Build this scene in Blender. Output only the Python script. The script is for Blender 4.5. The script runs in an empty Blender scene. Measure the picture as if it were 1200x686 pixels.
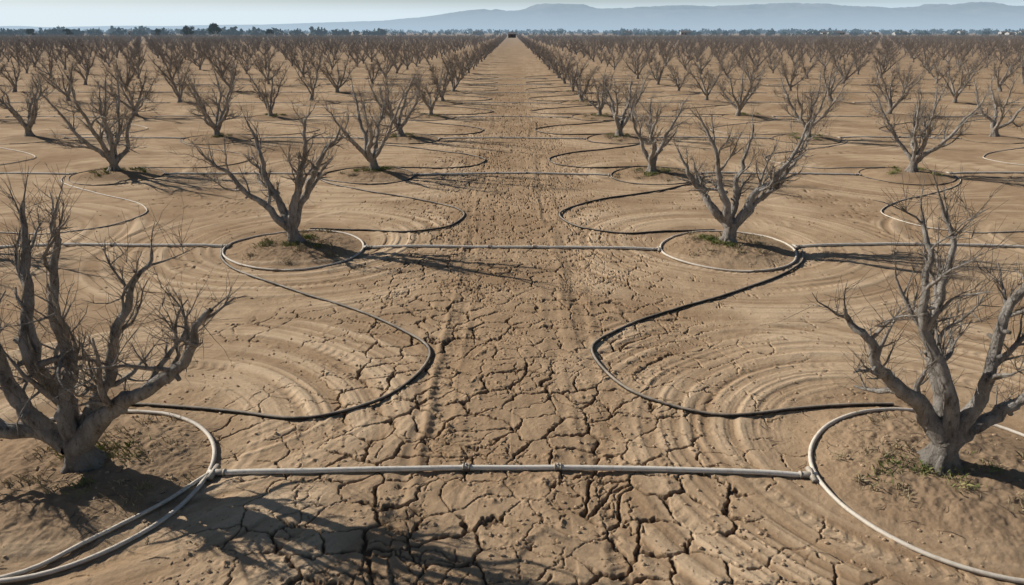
import bpy, math, random
import numpy as np
from mathutils import Vector
random.seed(7); rng=np.random.default_rng(7)
H=5.0
LANE=1.07*H; COL=1.88*H; ROW0=1.40*H; ROWS=1.85*H
scene=bpy.context.scene
scene.view_settings.view_transform='Standard'; scene.view_settings.look='None'; scene.view_settings.exposure=0

# ---------------------------------------------------------------- noise
def _hash(ix,iy,s):
    h=(ix.astype(np.int64)*374761393+iy.astype(np.int64)*668265263+s*1274126177)&0xffffffff
    h=((h^(h>>13))*1274126177)&0xffffffff
    h=((h^(h>>15))*2246822519)&0xffffffff
    return (h^(h>>16))/4294967295.0
def vn(x,y,s=0):
    ix=np.floor(x);iy=np.floor(y);fx=x-ix;fy=y-iy
    fx=fx*fx*fx*(fx*(fx*6-15)+10);fy=fy*fy*fy*(fy*(fy*6-15)+10)
    a=_hash(ix,iy,s);b=_hash(ix+1,iy,s);c=_hash(ix,iy+1,s);d=_hash(ix+1,iy+1,s)
    return ((a*(1-fx)+b*fx)*(1-fy)+(c*(1-fx)+d*fx)*fy)*2-1
def fbm(x,y,s=0,o=4,g=.5):
    t=0;a=1;n=0
    for i in range(o):
        t=t+a*vn(x+i*17.3,y-i*9.1,s+i);n+=a;a*=g;x,y=(x*1.62-y*1.22),(x*1.22+y*1.62)
    return t/n
def sst(a,b,x):
    t=np.clip((x-a)/(b-a),0,1);return t*t*(3-2*t)
def voro(x,y,s):
    ix=np.floor(x);iy=np.floor(y)
    best=np.full(x.shape,9.);bx=np.zeros_like(x);by=np.zeros_like(x);idv=np.zeros_like(x)
    P=[]
    for dx in(-1,0,1):
        for dy in(-1,0,1):
            cx=ix+dx;cy=iy+dy
            px=cx+.5+.46*(2*_hash(cx,cy,s)-1);py=cy+.5+.46*(2*_hash(cx,cy,s+5)-1)
            d=(px-x)**2+(py-y)**2
            m=d<best
            best=np.where(m,d,best);bx=np.where(m,px,bx);by=np.where(m,py,by);idv=np.where(m,_hash(cx,cy,s+9),idv)
            P.append((px,py))
    e=np.full(x.shape,9.)
    for px,py in P:
        ddx=px-bx;ddy=py-by;L=np.sqrt(ddx**2+ddy**2)
        ok=L>1e-5;L=np.where(ok,L,1)
        dd=(((px+bx)/2-x)*ddx+((py+by)/2-y)*ddy)/L
        e=np.where(ok,np.minimum(e,dd),e)
    return e,idv
def treedist(x,y):
    ax=np.abs(x)
    u=np.mod(ax-LANE+COL/2,COL)-COL/2
    u=np.where(ax<LANE-COL/2,ax-LANE,u)
    v=np.mod(y-ROW0+ROWS/2,ROWS)-ROWS/2
    return u,v
def base_h(x,y):
    fade=np.exp(-np.abs(y)/250.)
    h=.05*fbm(x/3.5,y/3.5,1,3)*fade
    u,v=treedist(x,y)
    r=np.sqrt(u*u+v*v)+.18*fbm(x/.9,y/.9,3,3)
    ext=(y<640)&(y>-30)
    mound=np.exp(-(r/1.25)**4)
    h=h+.13*mound*ext
    h=h-.03*np.exp(-((r-1.75)/.35)**2)*ext
    return h
def full_h(x,y,detail=True):
    h=base_h(x,y)
    near=np.clip(1-(y-4)/110.,0,1)**1.5
    u,v=treedist(x,y)
    v2=v-.10*H
    r=np.sqrt((u*.92)**2+v2*v2)
    rw=r+.09*fbm(x/2.2,y/2.2,21,2)
    cid=np.round((np.abs(x)-LANE)/COL)*7.1+np.round((y-ROW0)/ROWS)*13.7+np.sign(x)*3
    lowx=x*.14;lowy=y*.14
    g1=vn(rw*3.1+cid,lowx+lowy+cid,31);g2=vn(rw*6.8+cid*2,lowx-lowy+cid,33);g3=vn(rw*15+cid,x*.3+y*.3,34);g4=vn(rw*30+cid,x*.4-y*.4,38)
    g2=np.sign(g2)*np.abs(g2)**.7
    rn=.42*g1+.75*g2+.7*g3+.25*g4
    r3=np.sqrt((u+.9)**2+(v-2.3)**2)
    gB=vn(r3*6.2+cid,lowx*1.3+cid,36)+.7*vn(r3*14+cid,lowx*1.3+cid,37);mB=sst(.05,.5,fbm(x/2.4,y/2.4,46,2))*(r3<4.6)*(r3>1.2)
    rn=rn*(1-.6*mB)+.9*gB*mB
    ringm=sst(1.45,1.9,r)*(1-sst(4.2,5.7,r+1.1*fbm(x/1.5,y/1.5,41,2)))
    ringm=ringm*(.35+.65*sst(-.4,.3,fbm(x/1.7,y/1.7,43,3)))
    ringm=ringm*(.18+.82*sst(.16*H,.45*H,np.abs(x)))
    h=h+(.021*rn)*ringm*near
    lanem=1-sst(.50*H,.80*H,np.abs(x)+.6*fbm(x/2,y/2,8,3))
    tx=x+.22*fbm(x*0,y/4,51,2)+.04*fbm(x/.5,y/.5,54,2)
    tr=vn(tx*3.0,y*.12,52)+.8*vn(tx*8.0,y*.25,53)
    trm=(np.exp(-((np.abs(tx)-1.15)/.45)**2)*1.2+.2)
    h=h+.016*tr*lanem*trm*near
    def rut(q,s_,w,vis):
        prof=np.exp(-(q/w)**4)
        lug=np.clip(np.sin((s_+.45*np.abs(q))*2*np.pi/.16)*2.2,-1,1)
        edge=np.exp(-((np.abs(q)-w*1.25)/.05)**2)
        return (-.018*prof+.006*lug*prof+.007*edge)*vis
    v1=sst(-.30,.20,fbm(x/1.2,y/2.2,55,2))
    h=h+rut(np.abs(tx)-1.08,y,.15,v1*lanem)*near
    ang=np.arctan2(v2,u*.92)
    for rr_,sd_ in((2.35,56),(3.55,57)):
        vv=sst(-.05,.35,fbm(x/1.5,y/1.5,sd_,2))*(ringm>.05)*sst(.25*H,.4*H,np.abs(x))
        h=h+rut(rw-rr_-.12*np.sin(cid),ang*rr_,.13,vv*.8)*near
    cl=fbm(x/.17,y/.17,61,4,.62)
    clm=.15+.85*sst(-.2,.5,fbm(x/.8,y/.8,62,3))
    c2=np.maximum(0,cl-.04)
    h=h+(.007*cl+.10*c2*c2*clm*(.35+.65*lanem))*near*(1-.35*ringm)
    h=h+.005*fbm(x/.5,y/.5,65,3)*near
    u0=np.sqrt(u*u+v*v)
    md=np.exp(-(u0/1.45)**4)
    h=h+.035*md*fbm(x/.13,y/.13,71,3,.65)*near
    crack=np.zeros_like(x)
    m=(y<75)&(y>2)&(np.abs(x)<22)
    xs=x[m];ys=y[m]
    wx=xs+.22*fbm(xs/.8,ys/.8,80,2)+.10*fbm(xs/.26,ys/.26,81,4,.62);wy=ys+.22*fbm(xs/.8,ys/.8,78,2)+.10*fbm(xs/.26,ys/.26,82,4,.62)
    e1,i1=voro(wx/.50,wy/.43,83); e1=e1*.45
    e2,i2=voro(wx/.22+3.3,wy/.20,84); e2=e2*.21
    cm=np.clip(1-sst(.42*H,.95*H,np.abs(xs)+1.1*fbm(xs/1.3,ys/1.3,85,3)),0,1)
    cm=np.maximum(cm*(.75+.25*sst(18,8,ys)), .5*sst(.0,.4,fbm(xs/1.6,ys/1.6,86,3)))
    cm=cm*(1-md[m])*(1-.5*ringm[m]*(np.abs(xs)>.5*H))
    var=sst(-.45,.5,fbm(xs/.5,ys/.5,87,3))
    w1=(.006+.022*var)*cm
    var2=sst(.0,.5,fbm(xs/.6,ys/.6,88,3))
    w2=.011*var2*cm
    c1=np.clip(1-e1/np.maximum(w1,.0005),0,1)*sst(.0035,.008,w1)
    cc2=np.clip(1-e2/np.maximum(w2,.0005),0,1)*sst(.003,.008,w2)
    ck=np.maximum(np.minimum(c1*2.2,1),.6*np.minimum(cc2*2.0,1))
    hh=-.045*ck+((i1-.5)*.012+(i2-.5)*.003-.004*np.exp(-e1/.03))*cm
    h[m]+=hh*np.clip(1-(ys-30)/45,0,1)
    crack[m]=ck
    return h,crack,ringm*np.clip(.5+.6*rn,0,1),md,lanem

# ---------------------------------------------------------------- mesh helpers
def mk_mesh(name,V,quads=None,tris=None,smooth=True):
    me=bpy.data.meshes.new(name)
    V=np.asarray(V,dtype=np.float32)
    me.vertices.add(len(V));me.vertices.foreach_set('co',V.ravel())
    q=np.zeros((0,4),int) if quads is None else np.asarray(quads,dtype=np.int32).reshape(-1,4)
    t=np.zeros((0,3),int) if tris is None else np.asarray(tris,dtype=np.int32).reshape(-1,3)
    loops=np.concatenate([q.ravel(),t.ravel()]).astype(np.int32)
    me.loops.add(len(loops));me.loops.foreach_set('vertex_index',loops)
    n=len(q)+len(t);me.polygons.add(n)
    st=np.concatenate([np.arange(len(q))*4,len(q)*4+np.arange(len(t))*3]).astype(np.int32)
    me.polygons.foreach_set('loop_start',st)
    me.polygons.foreach_set('use_smooth',np.full(n,smooth))
    me.update(calc_edges=True);me.validate()
    return me
def add_obj(name,me,mat=None,loc=(0,0,0),parent=None,link=True):
    o=bpy.data.objects.new(name,me);o.location=loc
    if mat and me and not me.materials: me.materials.append(mat)
    if link: scene.collection.objects.link(o)
    if parent: o.parent=parent
    return o
class Tubes:
    def __init__(s): s.V=[];s.Q=[];s.T=[];s.n=0;s.mi=[];s.mt=[]
    def tube(s,P,R,k=6,mat=0,cap=False,rough=0):
        P=np.asarray(P,float);R=np.asarray(R,float);n=len(P)
        T=np.empty_like(P);T[1:-1]=P[2:]-P[:-2];T[0]=P[1]-P[0];T[-1]=P[-1]-P[-2]
        T/=np.sqrt((T*T).sum(1))[:,None]+1e-9
        m=P[-1]-P[0];ref=np.zeros(3);ref[np.argmin(np.abs(m))]=1
        U=np.cross(T,ref);U/=np.sqrt((U*U).sum(1))[:,None]+1e-9
        W=np.cross(T,U)
        a=np.arange(k)*2*np.pi/k
        rr=R[:,None]*np.ones((1,k))
        if rough: rr=rr*(1+rough*rng.uniform(-1,1,(n,k)))
        V=P[:,None,:]+rr[:,:,None]*(np.cos(a)[None,:,None]*U[:,None,:]+np.sin(a)[None,:,None]*W[:,None,:])
        s.V.append(V.reshape(-1,3))
        i=np.arange(n-1)[:,None]*k;j=np.arange(k)[None,:];j2=(j+1)%k
        q=np.stack([i+j,i+j2,i+k+j2,i+k+j],-1).reshape(-1,4)+s.n
        s.Q.append(q);s.mi.append(np.full(len(q),mat))
        tot=n*k
        if cap:
            s.V.append(P[[0,-1]]);c0=s.n+tot;c1=c0+1;tot+=2
            jj=np.arange(k);j3=(jj+1)%k
            t=np.concatenate([np.stack([np.full(k,c0),s.n+j3,s.n+jj],-1),np.stack([np.full(k,c1),s.n+(n-1)*k+jj,s.n+(n-1)*k+j3],-1)])
            s.T.append(t);s.mt.append(np.full(len(t),mat))
        s.n+=tot
    def mesh(s,name,mats):
        q=np.concatenate(s.Q);t=np.concatenate(s.T) if s.T else None
        me=mk_mesh(name,np.concatenate(s.V),q,t)
        for m in mats: me.materials.append(m)
        if len(mats)>1:
            mi=np.concatenate(s.mi+s.mt).astype(np.int32)
            me.polygons.foreach_set('material_index',mi)
        return me

# ---------------------------------------------------------------- material helper
class N:
    def __init__(s,name):
        s.m=bpy.data.materials.new(name);s.m.use_nodes=True;s.t=s.m.node_tree;s.t.nodes.clear()
        s.out=s.t.nodes.new('ShaderNodeOutputMaterial');s.b=s.t.nodes.new('ShaderNodeBsdfPrincipled')
        s.t.links.new(s.b.outputs[0],s.out.inputs[0]);s.b.inputs['Roughness'].default_value=.9
        s.b.inputs['Specular IOR Level'].default_value=.15
        s.geo=s.t.nodes.new('ShaderNodeNewGeometry');s.tc=s.t.nodes.new('ShaderNodeTexCoord')
    def L(s,a,b): s.t.links.new(a,b)
    def noise(s,sc,det=4,rough=.55,vec=None,mp=None):
        n=s.t.nodes.new('ShaderNodeTexNoise');n.inputs['Scale'].default_value=sc;n.inputs['Detail'].default_value=det;n.inputs['Roughness'].default_value=rough
        v=vec or s.tc.outputs['Object']
        if mp:
            m=s.t.nodes.new('ShaderNodeMapping');m.inputs['Scale'].default_value=mp;s.L(v,m.inputs[0]);v=m.outputs[0]
        s.L(v,n.inputs['Vector']);return n.outputs['Fac']
    def rng(s,x,a,b,c=0,d=1):
        n=s.t.nodes.new('ShaderNodeMapRange')
        for i,v in zip((1,2,3,4),(a,b,c,d)): n.inputs[i].default_value=v
        s.L(x,n.inputs[0]);return n.outputs[0]
    def math(s,op,a,b=None):
        n=s.t.nodes.new('ShaderNodeMath');n.operation=op
        for i,v in enumerate((a,b)):
            if v is None: continue
            if isinstance(v,(int,float)): n.inputs[i].default_value=v
            else: s.L(v,n.inputs[i])
        return n.outputs[0]
    def mix(s,f,a,b,bt='MIX'):
        n=s.t.nodes.new('ShaderNodeMix');n.data_type='RGBA';n.blend_type=bt
        for i,v in ((0,f),(6,a),(7,b)):
            if isinstance(v,(int,float)): n.inputs[i].default_value=v
            elif isinstance(v,tuple): n.inputs[i].default_value=(*v,1)
            else: s.L(v,n.inputs[i])
        return n.outputs[2]
    def bump(s,h,st,dist,prev=None):
        n=s.t.nodes.new('ShaderNodeBump');n.inputs['Strength'].default_value=st;n.inputs['Distance'].default_value=dist
        s.L(h,n.inputs['Height'])
        if prev: s.L(prev,n.inputs['Normal'])
        return n.outputs[0]
    def sep(s,v):
        n=s.t.nodes.new('ShaderNodeSeparateXYZ');s.L(v,n.inputs[0]);return n.outputs
    def col(s,c):
        if isinstance(c,tuple): s.b.inputs['Base Color'].default_value=(*c,1)
        else: s.L(c,s.b.inputs['Base Color'])
    def nrm(s,n): s.L(n,s.b.inputs['Normal'])
    def haze(s,fac,colr):  # aerial haze painted on as emission, mixed over the surface shader
        e=s.t.nodes.new('ShaderNodeEmission');e.inputs[0].default_value=(*colr,1);mx=s.t.nodes.new('ShaderNodeMixShader')
        if isinstance(fac,(int,float)): mx.inputs[0].default_value=fac
        else: s.L(fac,mx.inputs[0])
        s.L(s.b.outputs[0],mx.inputs[1]);s.L(e.outputs[0],mx.inputs[2]);s.L(mx.outputs[0],s.out.inputs[0])

# soil
g=N('dry_soil')
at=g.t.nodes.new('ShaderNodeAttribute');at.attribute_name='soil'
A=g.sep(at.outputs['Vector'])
big=g.rng(g.noise(.30,6,.65),.40,.62);med=g.rng(g.noise(1.8,7,.7),.38,.66);fin=g.rng(g.noise(28,6,.75),.3,.7)
c=g.mix(big,(.41,.272,.160),(.58,.41,.255))
c=g.mix(g.math('MULTIPLY',med,.60),c,(.30,.198,.115))
c=g.mix(g.math('MULTIPLY',A[1],.85),c,(.80,.60,.395))
c=g.mix(g.math('MULTIPLY',A[2],.6),c,(.28,.20,.132))
c=g.mix(g.math('MULTIPLY',A[0],.85),c,(.10,.064,.038))  # shade inside the cracks also painted into the base colour
c=g.mix(g.rng(fin,0,1,.28,0),c,(.14,.093,.057))
grit=g.rng(g.noise(90,3,.7),.62,.75,0,.5)
c=g.mix(grit,c,(.68,.55,.41))
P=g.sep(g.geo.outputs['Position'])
c=g.mix(g.rng(P[1],650,5000,0,1),c,(.34,.37,.40))  # distance haze painted into the far soil colour
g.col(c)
b1=g.bump(g.noise(22,8,.72),.45,.03);b2=g.bump(g.noise(110,4,.7),.4,.006,b1)
g.nrm(b2);g.b.inputs['Roughness'].default_value=1;g.b.inputs['Specular IOR Level'].default_value=.03
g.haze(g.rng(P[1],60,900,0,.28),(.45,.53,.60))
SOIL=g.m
g=N('clod_soil')
c=g.mix(g.noise(9,4),(.38,.265,.16),(.56,.41,.27));g.col(c);g.nrm(g.bump(g.noise(60,4,.7),.5,.01));CLOD=g.m
def bark(name,dark,light,foot=True):
    g=N(name)
    n=g.rng(g.noise(7,8,.7,mp=(1,1,.4)),.32,.68)
    c=g.mix(n,dark,light)
    c=g.mix(g.rng(g.noise(30,5,.7),.55,.7,0,.6),c,(.64,.60,.55))
    c=g.mix(g.rng(g.noise(18,6,.75,mp=(1,1,.3)),.34,.48,.75,0),c,(.04,.032,.025))
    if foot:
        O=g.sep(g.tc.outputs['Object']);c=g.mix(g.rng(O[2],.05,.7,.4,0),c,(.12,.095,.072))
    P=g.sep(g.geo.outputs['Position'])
    c=g.mix(g.rng(P[1],25,200,0,.7),c,(.16,.115,.088))  # distance haze tone painted into the bark colour along the rows
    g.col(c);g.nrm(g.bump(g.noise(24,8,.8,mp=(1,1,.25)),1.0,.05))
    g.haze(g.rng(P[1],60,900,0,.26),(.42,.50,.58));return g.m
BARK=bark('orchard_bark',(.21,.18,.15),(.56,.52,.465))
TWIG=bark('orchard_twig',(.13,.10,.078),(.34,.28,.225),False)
def hose(name,body,dust_lit,lo,hi):
    g=N(name)
    nz=g.sep(g.geo.outputs['Normal'])[2]
    n=g.noise(1.6,5,.7);f=g.math('ADD',nz,g.rng(n,.3,.7,-.45,.45))
    f=g.rng(f,lo,hi)
    c=g.mix(f,body,dust_lit);c=g.mix(g.rng(g.noise(14,5,.7),.5,.75,0,.5),c,(.30,.215,.14))  # dusty, with lit top and shaded underside painted in by normal
    g.col(c);g.b.inputs['Roughness'].default_value=.65;g.b.inputs['Specular IOR Level'].default_value=.25
    g.nrm(g.bump(g.noise(50,3),.2,.004));return g.m
PIPE=hose('dusty_pipe',(.46,.41,.34),(.80,.74,.64),-.9,.1)  # pale cover widened to lighten the side in shade
HOSE=hose('dusty_hose',(.028,.025,.022),(.42,.35,.27),.30,1.10)
RING=hose('dusty_ring_hose',(.24,.205,.165),(.72,.64,.53),-.4,.6)
FIT=hose('pipe_fitting',(.14,.12,.095),(.55,.48,.39),-.1,.8)
g=N('weed_leaf')
c=g.mix(g.rng(g.noise(4,3),.4,.6),(.11,.15,.04),(.30,.28,.12));g.col(c);WEED=g.m
g=N('dry_weed');g.col(g.mix(g.noise(5,3),(.22,.18,.11),(.44,.36,.23)));DRY=g.m

# ---------------------------------------------------------------- ground
def seg(a,s,k,b):
    o=[];x=a
    while x<b:
        x+=s+k*(x-a);o.append(x)
    return o,s+k*(x-a)
px=list(np.arange(0,4.2,.0120))
e,s=seg(px[-1],.0120,.0060,13);px+=e
e,s=seg(px[-1],s,.05,16000);px+=e
xs=np.array([-v for v in px[:0:-1]]+px)
py=list(np.arange(4.3,9.0,.0125))
e,s=seg(py[-1],.0125,.0055,42);py+=e
e,s=seg(py[-1],s,.03,16000);py+=e
bk=[];v=4.3;s=.05
while v>-300: v-=s;s*=1.12;bk.append(v)
ys=np.array(bk[::-1]+py)
X,Y=np.meshgrid(xs,ys)
nx,ny=len(xs),len(ys);print('grid',nx,ny)
x=X.ravel();y=Y.ravel()
h,ck,rm,md,lm=full_h(x,y)
h=np.where(y>120,base_h(x,y)*np.clip(1-(y-120)/200,0,1),h)
I=(np.arange(ny-1)[:,None]*nx+np.arange(nx-1)[None,:]).ravel()
Q=np.stack([I,I+1,I+nx+1,I+nx],-1)
gm=mk_mesh('ground',np.stack([x,y,h],-1),Q)
ca=gm.attributes.new('soil','FLOAT_COLOR','POINT')
near=np.clip(1-(y-4)/200.,0,1)*np.clip(1-np.abs(x)/200,0,1)
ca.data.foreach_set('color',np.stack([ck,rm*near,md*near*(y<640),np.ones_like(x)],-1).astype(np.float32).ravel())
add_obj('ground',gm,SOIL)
def gz(a,b): return base_h(np.asarray(a,float),np.asarray(b,float))

def ico():
    import bmesh
    bm=bmesh.new();bmesh.ops.create_icosphere(bm,subdivisions=1,radius=1)
    v=np.array([q.co[:] for q in bm.verts]);f=np.array([[a.index for a in q.verts] for q in bm.faces]);bm.free();return v,f
iv,iff=ico()
n=16000
cy=4.4+ (rng.random(n)**1.7)*26; cx=rng.normal(0,1,n)*(3.0+cy*.2)
keep=fbm(cx/.8,cy/.8,62,3)>-.1;cx=cx[keep];cy=cy[keep];n=len(cx)
sz=.006+.022*rng.random(n)**3.5
hz=full_h(cx,cy)[0]
sc=sz[:,None]*rng.uniform(.7,1.3,(n,3))*np.array([1,1,.7])
V=iv[None]*(1+rng.uniform(-.25,.25,(n,len(iv),1)))*sc[:,None,:]+np.stack([cx,cy,hz+sz*.2],-1)[:,None,:]
F=(iff[None]+(np.arange(n)*len(iv))[:,None,None]).reshape(-1,3)
add_obj('dirt_clods',mk_mesh('dirt_clods',V.reshape(-1,3),None,F,False),CLOD)

# ---------------------------------------------------------------- trees
def wig(P,amp,seed_r):
    n=len(P);o=np.zeros((n,3));c=np.zeros(3)
    for i in range(1,n):
        c=c*.66+seed_r.normal(0,1,3)*amp
        o[i]=o[i-1]*.8+c
    return P+o
def make_tree(name,seed,limbs=None,detail=2,height=3.4,lr=.080,dens=1.0,lean=None):
    r=np.random.default_rng(seed);T=Tubes()
    k0={3:16,2:7,1:5}[detail];k1={3:10,2:5,1:3}[detail];k2={3:6,2:3,1:3}[detail];k3=3
    th=r.uniform(.36,.55);ln=r.uniform(-.12,.12,2);lean=ln if lean is None else np.array(lean)
    top=np.array([lean[0],lean[1],th])
    tr=r.uniform(.135,.16)
    nn_=18 if detail==3 else 8
    zz=np.linspace(-.12,1.0,nn_)
    P=np.stack([lean[0]*np.clip(zz,0,1),lean[1]*np.clip(zz,0,1),zz*th],-1)
    R=tr*(1+.55*np.exp(-np.clip(zz,0,1)*4.5))*np.linspace(1,.88,nn_)
    T.tube(P,R,k0,rough=.10)
    if detail==3:
        for i in range(7):
            a=r.uniform(0,6.28);d=np.array([math.cos(a),math.sin(a),0])
            T.tube([d*tr*1.9+np.array([0,0,-.06]),d*tr*1.15+np.array([0,0,.05]),d*tr*.7+np.array([lean[0]*.5,lean[1]*.5,.2])],[.045,.05,.04],7,rough=.12)
    if limbs is None:
        n=r.integers(4,7);a0=r.uniform(0,6.28);limbs=[]
        for i in range(n):
            a=a0+i*2*np.pi/n+r.uniform(-.35,.35);d=r.uniform(.8,1.9)
            limbs.append((d*math.cos(a),d*math.sin(a),height*r.uniform(.75,1.0)*(1.08-.14*d)))
    tw={3:1.15,2:1.0,1:.38}[detail]*dens
    fr={3:1.0,2:1.6,1:3.4}[detail]
    def nd(v): return v/(math.sqrt(float(v@v))+1e-9)
    def twig(p,d,L,rad):
        n=4 if detail==3 else 3 if detail==2 else 2
        t=np.linspace(0,1,n)[:,None]
        P=p+d*L*t+r.normal(0,.05,(n,3))*L*t
        P[:,2]+=.06*L*t[:,0]**2
        T.tube(P,np.linspace(rad,rad*.45,n),k3,mat=1)
    def branch(p,d,L,rad,lev):
        n=max(4,int(L/.10)) if detail==3 else max(3,int(L/.22))
        t=np.linspace(0,1,n)
        D=[nd(d)]
        for i in range(n-1):
            D.append(nd(D[-1]+r.normal(0,.20 if detail==3 else .27,3)+np.array([0,0,.07])))
        D=np.array(D);P=np.vstack([p,p+np.cumsum(D[:-1]*L/(n-1),axis=0)])
        R=rad*(1-.80*t)
        T.tube(P,R,k2 if lev==1 else 3 if detail<3 else 4,mat=0 if (lev==1 or detail==3) else 1,rough=.07)
        if lev==1:
            m=int(L*{3:4.8,2:4.8,1:2.6}[detail])+1
            for i in range(m):
                s=r.uniform(.2,1);j=min(int(s*(n-1)),n-2)
                branch(P[j],nd(D[j]*.7+r.normal(0,.6,3)+np.array([0,0,.25])),L*r.uniform(.28,.6),R[j]*.62,2)
            cnt=int(L*9*tw)
        else: cnt=int(L*15*tw)+1
        for i in range(cnt):
            s=r.uniform(.15,1);j=min(int(s*(n-1)),n-2)
            twig(P[j],nd(D[j]*.6+r.normal(0,.6,3)+np.array([0,0,.32])),r.uniform(.07,.38)*(1.0 if r.random()<.8 else 1.7),.0031*fr)
    for li,l in enumerate(limbs):
        e=np.array(l,float);L=np.linalg.norm(e-top)
        hd=np.array([e[0],e[1],0])
        c1=top+hd*.40+np.array([0,0,(e[2]-th)*.26]);c2=top+hd*.72+np.array([0,0,(e[2]-th)*.62])
        n=28 if detail==3 else 11 if detail==2 else 6
        t=np.linspace(0,1,n)[:,None]
        s0=top*np.array([1,1,.75])+nd(hd)*.03
        P=(1-t)**3*s0+3*(1-t)**2*t*c1+3*(1-t)*t*t*c2+t**3*e
        P=wig(P,.018*math.sqrt(28/n),r)
        R=(lr*r.uniform(.85,1.12))*(1-.84*t[:,0])**.9*(1+.3*np.exp(-t[:,0]*10))
        R*=1+r.normal(0,.05,n)
        T.tube(P,R,k1,rough=.08)
        TT=np.gradient(P,axis=0)
        nb=int({3:7.2,2:7,1:6}[detail]*L/2.4)
        for i in range(nb):
            s=.22+.76*(i+r.random())/nb;j=min(int(s*(n-1)),n-2)
            dd=nd(nd(TT[j])*.8+r.normal(0,.50,3)+nd(hd)*.25+np.array([0,0,.18]))
            branch(P[j],dd,(1.15-.6*s)*L*r.uniform(.28,.52),max(R[j]*r.uniform(.42,.66),.012),1)
        for i in range(int(22*tw)):
            s=r.uniform(.12,1);j=min(int(s*(n-1)),n-2)
            twig(P[j],nd(r.normal(0,.6,3)+np.array([0,0,.6])+nd(TT[j])*.3),r.uniform(.06,.5),.0036*fr)
        branch(P[-1],nd(TT[-1]),.4,.012,2)
        if detail==3:
            for i in range(4):
                j=int(r.uniform(.1,.7)*(n-1));dd=nd(r.normal(0,.8,3)+nd(TT[j])*.3)
                T.tube(np.array([P[j],P[j]+dd*.06,P[j]+dd*.12]),[R[j]*.55,R[j]*.46,R[j]*.4],7,cap=True,rough=.1)
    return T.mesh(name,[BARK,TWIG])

hero={
 (-1,0,0):dict(limbs=[(-1.75,-.1,1.35),(-1.15,.2,2.2),(.15,.3,2.75),(1.0,.3,2.5),(1.95,-.25,2.0),(-.45,.7,2.9)],seed=11,s=1.08,lean=(-.07,-.02),lr=.104),
 (1,0,0):dict(limbs=[(.70,.0,3.0),(-.60,.25,2.8),(-1.35,-.05,1.95),(1.35,.1,1.25),(-.2,.8,2.9)],seed=12,s=1.06,lean=(.04,0),lr=.098),
 (-1,0,1):dict(limbs=[(-2.0,.0,2.35),(-1.05,.45,2.75),(.6,-.1,3.1),(1.1,.5,2.7)],seed=13,s=1.02,lean=(-.1,0),lr=.105),
 (1,0,1):dict(limbs=[(-.85,.0,3.0),(-1.25,.5,2.1),(1.55,.0,2.7),(.45,.6,2.7),(1.9,.5,2.5)],seed=14,s=1.02,lean=(.03,0),lr=.10),
}
mid=[make_tree('orchard_tree_mid%d'%i,100+i,detail=2,height=random.uniform(3.2,3.7),lr=.084) for i in range(8)]
lo=[make_tree('orchard_tree_far%d'%i,200+i,detail=1,height=3.4,lr=.08) for i in range(5)]
near=[make_tree('orchard_tree_near%d'%i,300+i,detail=3,height=3.5,dens=1.0,lr=.085) for i in range(6)]
print('faces',len(near[0].polygons),len(mid[0].polygons),len(lo[0].polygons))
treepos=[];farpts=[]
ni=0
for row in range(-1,70):
    y0=ROW0+row*ROWS
    ncol=int((max(y0,0)*.80+16)/COL)+1
    for side in(-1,1):
        for col in range(ncol):
            jj=.25 if (col==0 or row<4) else .75
            x0=side*(LANE+col*COL)+random.uniform(-jj,jj);yy=y0+random.uniform(-.3,.3)*(1 if jj<.3 else 3)
            if (side,col,row) in hero: x0=side*(LANE if row else 1.035*H);yy=y0
            if col==0 and row<=6: treepos.append((x0,yy,side,col,row))
            if row<=5 and col<=3+row//2 and not (row==-1):
                key=(side,col,row)
                if key in hero:
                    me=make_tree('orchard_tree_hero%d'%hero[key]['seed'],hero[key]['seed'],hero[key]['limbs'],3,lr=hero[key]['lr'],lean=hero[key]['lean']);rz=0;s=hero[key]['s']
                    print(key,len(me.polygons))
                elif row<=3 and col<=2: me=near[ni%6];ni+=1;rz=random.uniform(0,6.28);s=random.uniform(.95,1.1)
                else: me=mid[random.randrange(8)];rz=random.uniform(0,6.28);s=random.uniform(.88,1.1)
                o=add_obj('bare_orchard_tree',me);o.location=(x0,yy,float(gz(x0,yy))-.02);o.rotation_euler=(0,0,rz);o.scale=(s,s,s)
            elif row>5 or col>3+row//2:
                if row<0: continue
                farpts.append((x0,yy,0 if row<22 else 1))
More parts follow.
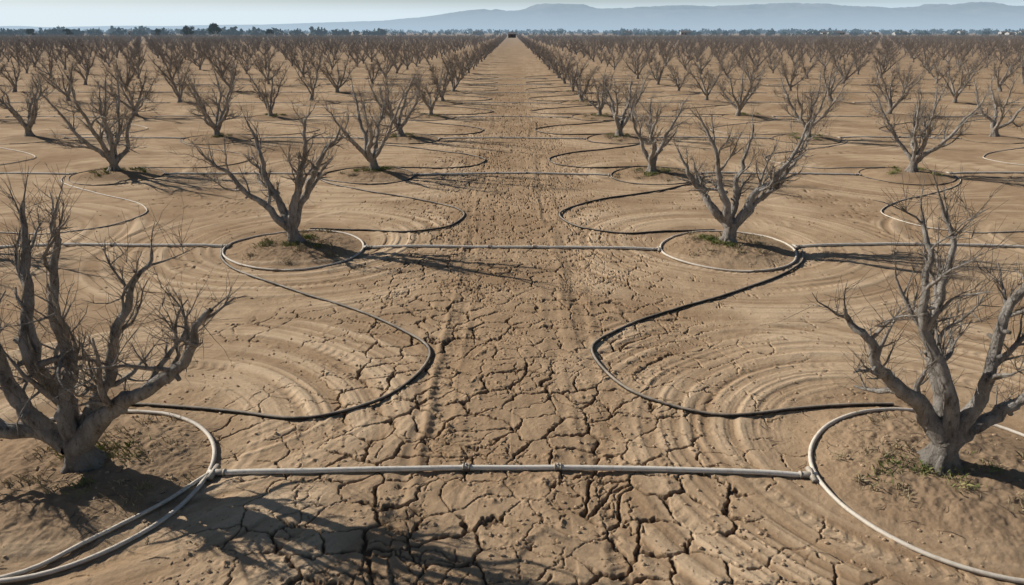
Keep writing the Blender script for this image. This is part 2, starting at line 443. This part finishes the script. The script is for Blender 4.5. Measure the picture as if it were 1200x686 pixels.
def mass(name,pts,meshes):
    coll=bpy.data.collections.new(name+'_sources')
    for i,m in enumerate(meshes):
        o=bpy.data.objects.new('tree_source',m);coll.objects.link(o)
    V=np.array([(a,b,float(gz(a,b))*max(0,1-b/300)-.03) for a,b in pts])
    me=bpy.data.meshes.new(name);me.from_pydata(V.tolist(),[],[])
    o=add_obj(name,me)
    ng=bpy.data.node_groups.new(name,'GeometryNodeTree')
    ng.interface.new_socket('Geometry',in_out='INPUT',socket_type='NodeSocketGeometry')
    ng.interface.new_socket('Geometry',in_out='OUTPUT',socket_type='NodeSocketGeometry')
    nn=ng.nodes.new;gi=nn('NodeGroupInput');go=nn('NodeGroupOutput')
    ip=nn('GeometryNodeInstanceOnPoints');ci=nn('GeometryNodeCollectionInfo');ci.inputs[0].default_value=coll
    ci.inputs['Separate Children'].default_value=True;ci.inputs['Reset Children'].default_value=True
    ip.inputs['Pick Instance'].default_value=True
    rv=nn('FunctionNodeRandomValue');rv.data_type='FLOAT_VECTOR';rv.inputs[0].default_value=(0,0,0);rv.inputs[1].default_value=(0,0,6.283)
    rs=nn('FunctionNodeRandomValue');rs.data_type='FLOAT';rs.inputs[2].default_value=.80;rs.inputs[3].default_value=1.2;rs.inputs['Seed'].default_value=5
    L=ng.links.new
    L(gi.outputs[0],ip.inputs['Points']);L(ci.outputs[0],ip.inputs['Instance']);L(rv.outputs[0],ip.inputs['Rotation']);L(rs.outputs[1],ip.inputs['Scale']);L(ip.outputs[0],go.inputs[0])
    md_=o.modifiers.new('instances','NODES');md_.node_group=ng
    return o
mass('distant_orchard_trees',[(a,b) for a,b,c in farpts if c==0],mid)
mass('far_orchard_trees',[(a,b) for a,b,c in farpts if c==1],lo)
print('far',len(farpts))

# ---------------------------------------------------------------- irrigation
def smooth_path(pts,n):
    pts=np.array(pts,float);k=len(pts)
    P=np.vstack([2*pts[0]-pts[1],pts,2*pts[-1]-pts[-2]])
    out=[]
    for i in range(k-1):
        p0,p1,p2,p3=P[i:i+4]
        m=max(2,int(n*np.linalg.norm(p2-p1)))
        for t in np.linspace(0,1,m,endpoint=False):
            out.append(.5*((2*p1)+(-p0+p2)*t+(2*p0-5*p1+4*p2-p3)*t*t+(-p0+3*p1-3*p2+p3)*t**3))
    out.append(pts[-1]);return np.array(out)
def lay(P2,r,off=0,amp=.02,sd=0):
    P2=np.array(P2);n=len(P2)
    s=np.concatenate([[0],np.cumsum(np.linalg.norm(np.diff(P2,axis=0),axis=1))])
    t=s*.55+sd*31.7
    P2=P2+np.stack([vn(t,t*0+sd,5),vn(t,t*0+sd,6)],-1)*amp
    z=gz(P2[:,0],P2[:,1])+r*.75+off
    return np.column_stack([P2,z])
SC=[(-.03,.33),(.22,.30),(.47,.245),(.65,.32),(.75,.44),(.795,.65),(.705,.815),(.52,.99),(.20,1.20),(-.09,1.41),(-.28,1.62),(-.36,1.80)]
RR=.335*H
cnt=0
for row in range(-1,9):
    y0=ROW0+row*ROWS
    dens=7 if row<2 else 4
    for side in(-1,1):
        for col in range(0,3):
            xc=side*(LANE+col*COL)
            if row<0 and col>0: continue
            if col==2 and row>3: continue
            RAD=.028 if col==0 else .018
            T=Tubes();cnt+=1;R_=random.Random(cnt)
            if row>=0:
                a=np.linspace(0,2*np.pi,80 if row<3 else 40);rr=RR*(1+.05*np.sin(a*2+cnt)+.03*np.sin(3*a+cnt*2))
                rr[-1]=rr[0]
                P=np.stack([xc+rr*np.cos(a),y0-.03*H+rr*np.sin(a)*.95],-1)
                z=gz(P[:,0],P[:,1])+RAD*.7
                T.tube(np.column_stack([P,z]),np.full(len(P),RAD),8,mat=1 if (row<2 and col==0) else 0)
            sx=R_.uniform(.93,1.07) if not(row in(0,1) and col==0) else 1
            oy=R_.uniform(-.02,.02)
            pts=[(xc-side*dx*sx*H,y0+(dy+oy*math.sin(dy*3))*H) for i,(dx,dy) in enumerate(SC)]
            P=lay(smooth_path(pts,dens),RAD,.004,.05,cnt)
            T.tube(P,np.full(len(P),RAD),8,mat=0 if col==0 or R_.random()<.5 else 1)
            add_obj('drip_hose',T.mesh('drip_hose',[HOSE,RING]))
    if row<0: continue
    T=Tubes();pr=.034 if row<4 else .028
    edges=[(-LANE+RR,LANE-RR,True)]
    for col in range(min(2+row,4)):
        for side in(-1,1):
            a=side*(LANE+col*COL+RR);b=side*(LANE+(col+1)*COL-RR);edges.append((min(a,b),max(a,b),False))
    for a,b,main in edges:
        n=60;xx=np.linspace(a,b,n)
        yy=y0-.01*H+ .09*np.sin((xx-a)/(b-a)*np.pi*1.0+.3*row)+.07*vn(xx*.45,xx*0+row,77)
        if not main: yy=yy+.02*H
        z=np.maximum(gz(xx,yy),-1)+pr*.9
        T.tube(np.column_stack([xx,yy,z]),np.full(n,pr),10,cap=True)
        js=[0,n-1]+([int(n*.42),int(n*.58)] if main else [n//2])
        for j in js:
            j=min(max(j,1),n-2);c0=np.array([xx[j],yy[j],z[j]]);d=np.array([xx[j+1]-xx[j-1],yy[j+1]-yy[j-1],0]);d/=np.linalg.norm(d)
            w=.08 if j in(1,n-2) else .045
            T.tube([c0-d*w,c0-d*w*.9,c0+d*w*.9,c0+d*w],[pr*1.15,pr*1.35,pr*1.35,pr*1.15],10,mat=1,cap=True)
            for q in(-w*.8,w*.8):
                T.tube([c0+d*(q-.012),c0+d*(q+.012)],[pr*1.5]*2,10,mat=1,cap=True)
            if j in(1,n-2):
                d2=np.array([-d[1],d[0],0])
                s=1 if j==1 else -1
                e=c0-d*s*.07
                T.tube([e-d2*.13,e+d2*.13],[pr*1.2]*2,10,mat=1,cap=True)
            else:
                T.tube([c0,c0+np.array([0,0,.06])],[.014]*2,8,mat=1,cap=True)
    add_obj('irrigation_pipe',T.mesh('irrigation_pipe',[PIPE,FIT]))
RAD=.026
T=Tubes();P=lay(smooth_path([(-.735*H,1.385*H),(-.80*H,1.26*H),(-.90*H,1.14*H),(-1.0*H,1.05*H),(-1.25*H,.98*H),(-1.6*H,1.0*H),(-2.0*H,1.15*H)],8),RAD,.006,.02,99)
T.tube(P,np.full(len(P),RAD),8);add_obj('drip_hose',T.mesh('drip_hose',[RING]))

# ---------------------------------------------------------------- weeds
V=[];F=[];Fi=[]
def blades(cx,cy,n,spread,hmin,hmax,mat):
    for _ in range(n):
        a=random.uniform(0,6.28);d=abs(random.gauss(0,spread));x0=cx+d*math.cos(a);y0=cy+d*math.sin(a)
        hh=random.uniform(hmin,hmax);w=random.uniform(.003,.007);b=random.uniform(0,3.14)
        lx=random.gauss(0,.5)*hh;ly=random.gauss(0,.5)*hh;i=len(V)
        V.extend([(x0-w*math.cos(b),y0-w*math.sin(b),-.01),(x0+w*math.cos(b),y0+w*math.sin(b),-.01),(x0+lx*.4+w*.7,y0+ly*.4,hh*.6),(x0+lx,y0+ly,hh)])
        F.extend([(i,i+1,i+2),(i,i+2,i+3)]);Fi.extend([mat,mat])
for (tx,ty,side,col,row) in treepos:
    if row<0: continue
    k=[260,750,800,500,400,200,200][row]
    for c in range(7):
        a=random.uniform(0,6.28);d=random.uniform(.2,.85)
        blades(tx+d*math.cos(a),ty+d*math.sin(a)*.8,k//5,.12,.03,.10,0)
    for c in range(18):
        a=random.uniform(0,6.28);d=random.uniform(.3,1.4)
        blades(tx+d*math.cos(a),ty+d*math.sin(a),k//14+10,.12,.02,.10,1)
for row in (2,3,4):
    for side in(-1,1):
        for c in range(8):
            a=random.uniform(0,6.28);d=random.uniform(.2,1.0)
            blades(side*(LANE+COL)+d*math.cos(a),ROW0+row*ROWS+d*math.sin(a),80,.12,.04,.12,0)
V=np.array(V);V[:,2]+=gz(V[:,0],V[:,1])
wm=mk_mesh('weeds',V,None,F,False);wm.materials.append(WEED);wm.materials.append(DRY);wm.polygons.foreach_set('material_index',np.array(Fi,dtype=np.int32))
add_obj('grass_weeds',wm)
T=Tubes()
for _ in range(700):
    tx,ty,*_r=random.choice([t for t in treepos if 0<=t[4]<=3]);a=random.uniform(0,6.28);d=abs(random.gauss(0,1.5))
    x0=tx+d*math.cos(a);y0=ty+d*math.sin(a);b=random.uniform(0,6.28);L=random.uniform(.06,.3)
    p=[(x0,y0),(x0+L*.5*math.cos(b),y0+L*.5*math.sin(b)),(x0+L*math.cos(b+.3),y0+L*math.sin(b+.3))]
    z=[float(gz(*q))+.012 for q in p]
    T.tube([(q[0],q[1],zz) for q,zz in zip(p,z)],[.005,.004,.002],3)
add_obj('fallen_twigs',T.mesh('fallen_twigs',[TWIG]))

# ---------------------------------------------------------------- distance
def leafy(name,c0,c1,hz):
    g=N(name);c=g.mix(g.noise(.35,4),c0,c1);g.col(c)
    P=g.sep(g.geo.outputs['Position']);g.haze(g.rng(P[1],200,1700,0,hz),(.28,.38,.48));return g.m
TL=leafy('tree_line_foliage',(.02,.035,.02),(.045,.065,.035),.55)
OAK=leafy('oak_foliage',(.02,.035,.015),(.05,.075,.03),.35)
def clump(cx,cy,cz,rx,rz,n,leaf,VV,FF):
    for _ in range(n):
        u=rng.normal(0,1,3);u/=np.linalg.norm(u);q=rng.random()**.4
        p=np.array([cx+u[0]*rx*q,cy+u[1]*rx*q,cz+u[2]*rz*q])
        a=rng.normal(0,1,3);b=rng.normal(0,1,3);a*=leaf/np.linalg.norm(a);b*=leaf/np.linalg.norm(b);i=len(VV)
        VV.extend([p-a,p+b,p+a,p-b]);FF.append((i,i+1,i+2,i+3))
VV=[];FF=[]
def line(x0,x1,yc,step,hlo,hhi,gap):
    xx=x0
    while xx<x1:
        if random.random()>gap:
            hh=random.uniform(hlo,hhi);clump(xx,yc+random.uniform(-25,25),hh*.42,hh*.8,hh*.5,34,hh*.24,VV,FF)
        xx+=step*random.uniform(.4,1.6)
line(-1100,-150,840,6,4,11,.10);line(-1500,-400,1150,8,6,14,.12);line(-300,250,1100,9,3,8,.15)
line(150,1300,980,7,3,8,.15);line(200,1700,1400,9,6,12,.1);line(-2000,2600,2100,13,8,15,.05)
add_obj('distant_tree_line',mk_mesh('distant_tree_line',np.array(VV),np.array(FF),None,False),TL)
for (ox,oy,oh) in [(-266,655,14),(-290,655,11.5),(-222,670,8),(-330,680,8),(-410,675,8.5),(-455,690,9)]:
    T=Tubes();T.tube([(0,0,-.3),(0.2,0,oh*.2),(0,.2,oh*.5)],[.5,.4,.2],7)
    for i in range(6):
        a=i*1.05;T.tube([(0,0,oh*.2),(oh*.2*math.cos(a),oh*.2*math.sin(a),oh*.45),(oh*.32*math.cos(a),oh*.32*math.sin(a),oh*.65)],[.28,.18,.06],5)
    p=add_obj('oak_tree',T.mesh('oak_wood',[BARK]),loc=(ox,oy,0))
    VV=[];FF=[]
    for i in range(16):
        a=random.uniform(0,6.28);d=random.uniform(0,.38)*oh
        clump(d*math.cos(a),d*math.sin(a),oh*random.uniform(.38,.85)-d*.3,oh*.2,oh*.15,110,oh*.04,VV,FF)
    add_obj('crown',mk_mesh('crown',np.array(VV),np.array(FF),None,False),OAK,parent=p)
g=N('house_wall');g.col(g.mix(g.noise(.02,1),(.30,.32,.34),(.52,.52,.50)));WALL=g.m
g=N('house_roof');g.col(g.mix(g.noise(.02,1),(.20,.21,.22),(.30,.27,.26)));ROOF=g.m
g=N('window_dark');g.col((.06,.07,.09));WIN=g.m
def house_geo(Vv,Qs,Ts,mq,mt,cx,cy,w,d,hh,rh):
    i=len(Vv);x0,x1,y0,y1=cx-w/2,cx+w/2,cy-d/2,cy+d/2
    Vv.extend([(x0,y0,-.2),(x1,y0,-.2),(x1,y1,-.2),(x0,y1,-.2),(x0,y0,hh),(x1,y0,hh),(x1,y1,hh),(x0,y1,hh),(x0,cy,hh+rh),(x1,cy,hh+rh)])
    Qs.extend([(i,i+1,i+5,i+4),(i+1,i+2,i+6,i+5),(i+2,i+3,i+7,i+6),(i+3,i,i+4,i+7)]);mq.extend([0]*4)
    Ts.extend([(i+4,i+8,i+7),(i+5,i+6,i+9)]);mt.extend([0,0])
    j=len(Vv);o=.4
    zl=hh-.15
    Vv.extend([(x0-o,y0-o,zl),(x1+o,y0-o,zl),(x1+o,cy,hh+rh+.12),(x0-o,cy,hh+rh+.12),(x0-o,y1+o,zl),(x1+o,y1+o,zl)])
    Qs.extend([(j,j+1,j+2,j+3),(j+3,j+2,j+5,j+4)]);mq.extend([1,1])
    nw=max(1,int(w/4))
    for q in range(nw):
        wx=x0+(q+.5)*w/nw;k=len(Vv)
        Vv.extend([(wx-.6,y0-.05,hh*.35),(wx+.6,y0-.05,hh*.35),(wx+.6,y0-.05,hh*.75),(wx-.6,y0-.05,hh*.75)]);Qs.append((k,k+1,k+2,k+3));mq.append(2)
Vv=[];Qs=[];Ts=[];mq=[];mt=[]
for i in range(34):
    house_geo(Vv,Qs,Ts,mq,mt,random.uniform(480,1150) if i<28 else random.uniform(-1000,300),random.uniform(1010,1350),random.uniform(8,18),random.uniform(8,12),random.uniform(2.8,4.6),random.uniform(1.5,2.4))
vm=mk_mesh('distant_village',Vv,Qs,Ts,False)
for m in(WALL,ROOF,WIN): vm.materials.append(m)
vm.polygons.foreach_set('material_index',np.array(mq+mt,dtype=np.int32));add_obj('distant_village',vm)
Vv=[];Qs=[];Ts=[];mq=[];mt=[];house_geo(Vv,Qs,Ts,mq,mt,0,0,7,6,3.2,1.6)
g=N('shed_wall');g.col(g.mix(g.noise(.5,2),(.10,.10,.10),(.17,.16,.15)));SW=g.m
sm=mk_mesh('farm_shed',Vv,Qs,Ts,False)
for m in(SW,ROOF,WIN): sm.materials.append(m)
sm.polygons.foreach_set('material_index',np.array(mq+mt,dtype=np.int32));add_obj('farm_shed',sm,loc=(0,655,0))

# mountains
g=N('hazy_mountain')
P=g.sep(g.geo.outputs['Position'])
g.col(g.mix(g.rng(g.noise(.0012,6,.6),.35,.65),(.13,.14,.13),(.20,.19,.17)))
g.b.inputs['Specular IOR Level'].default_value=0
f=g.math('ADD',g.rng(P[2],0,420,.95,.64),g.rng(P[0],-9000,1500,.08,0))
g.haze(f,(.45,.58,.70));MT=g.m  # painted haze glow, thicker low down and to the left
mx=np.linspace(-16000,16000,900);my=np.linspace(10500,15000,60);MX,MY=np.meshgrid(mx,my)
env=np.interp(mx,[-16000,-9000,-5500,-2500,-900,700,2200,4200,5800,7200,9000,16000],[120,120,150,210,380,540,450,520,560,410,520,500])
prof=np.sin(np.clip((MY-10500)/4500,0,1)*np.pi*.5+0)**.8
rid=1-np.abs(fbm(MX/1500,MY/1500,91,6,.5))*1.1
rid2=fbm(MX/2600,MX*0,95,5,.5)
Z=env[None,:]*prof*(.62+.42*rid)*(1+.16*rid2)-10
nx2=len(mx);I=(np.arange(59)[:,None]*nx2+np.arange(nx2-1)[None,:]).ravel()
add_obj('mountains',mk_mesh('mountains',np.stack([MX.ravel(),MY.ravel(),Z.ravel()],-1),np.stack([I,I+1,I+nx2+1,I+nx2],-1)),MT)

# ---------------------------------------------------------------- light, sky, camera
az=math.radians(66);el=math.radians(29)
sd=Vector((-math.sin(az)*math.cos(el),math.cos(az)*math.cos(el),math.sin(el)))
L=bpy.data.lights.new('sun','SUN');L.energy=5.0;L.angle=math.radians(.4);L.color=(1,.95,.87)
lo_=add_obj('sun',L);lo_.rotation_euler=sd.to_track_quat('Z','Y').to_euler();lo_.location=(-30,20,40)
w=bpy.data.worlds.new('World');scene.world=w;w.use_nodes=True;nt=w.node_tree
sk=nt.nodes.new('ShaderNodeTexSky');sk.sky_type='NISHITA';sk.sun_disc=False;sk.sun_elevation=el;sk.sun_rotation=-az
sk.air_density=1.0;sk.dust_density=.5;sk.ozone_density=2.0
bg=nt.nodes['Background'];nt.links.new(sk.outputs[0],bg.inputs[0]);bg.inputs[1].default_value=.05
tcn=nt.nodes.new('ShaderNodeTexCoord');sp=nt.nodes.new('ShaderNodeSeparateXYZ');nt.links.new(tcn.outputs['Generated'],sp.inputs[0])
mr=nt.nodes.new('ShaderNodeMapRange');mr.interpolation_type='SMOOTHSTEP'
for i,v in zip((1,2,3,4),(.02,.06,1,0)): mr.inputs[i].default_value=v
nt.links.new(sp.outputs[2],mr.inputs[0])
cx_=nt.nodes.new('ShaderNodeMapRange')
for i,v in zip((1,2,3,4),(-.6,.5,0,1)): cx_.inputs[i].default_value=v
nt.links.new(sp.outputs[0],cx_.inputs[0])
mc=nt.nodes.new('ShaderNodeMix');mc.data_type='RGBA';mc.inputs[6].default_value=(.76,.86,.91,1);mc.inputs[7].default_value=(.62,.76,.86,1)
nt.links.new(cx_.outputs[0],mc.inputs[0])
hb=nt.nodes.new('ShaderNodeBackground');nt.links.new(mc.outputs[2],hb.inputs[0]);hb.inputs[1].default_value=1.0
ms=nt.nodes.new('ShaderNodeMixShader');nt.links.new(mr.outputs[0],ms.inputs[0]);nt.links.new(bg.outputs[0],ms.inputs[1]);nt.links.new(hb.outputs[0],ms.inputs[2])
nt.links.new(ms.outputs[0],nt.nodes['World Output'].inputs[0])
cam=bpy.data.cameras.new('camera');co=add_obj('camera',cam);co.location=(0,0,H)
cam.lens=24;cam.sensor_width=36;cam.clip_end=40000;cam.clip_start=.1
co.rotation_euler=(math.radians(90-20.9),0,0)
scene.camera=co
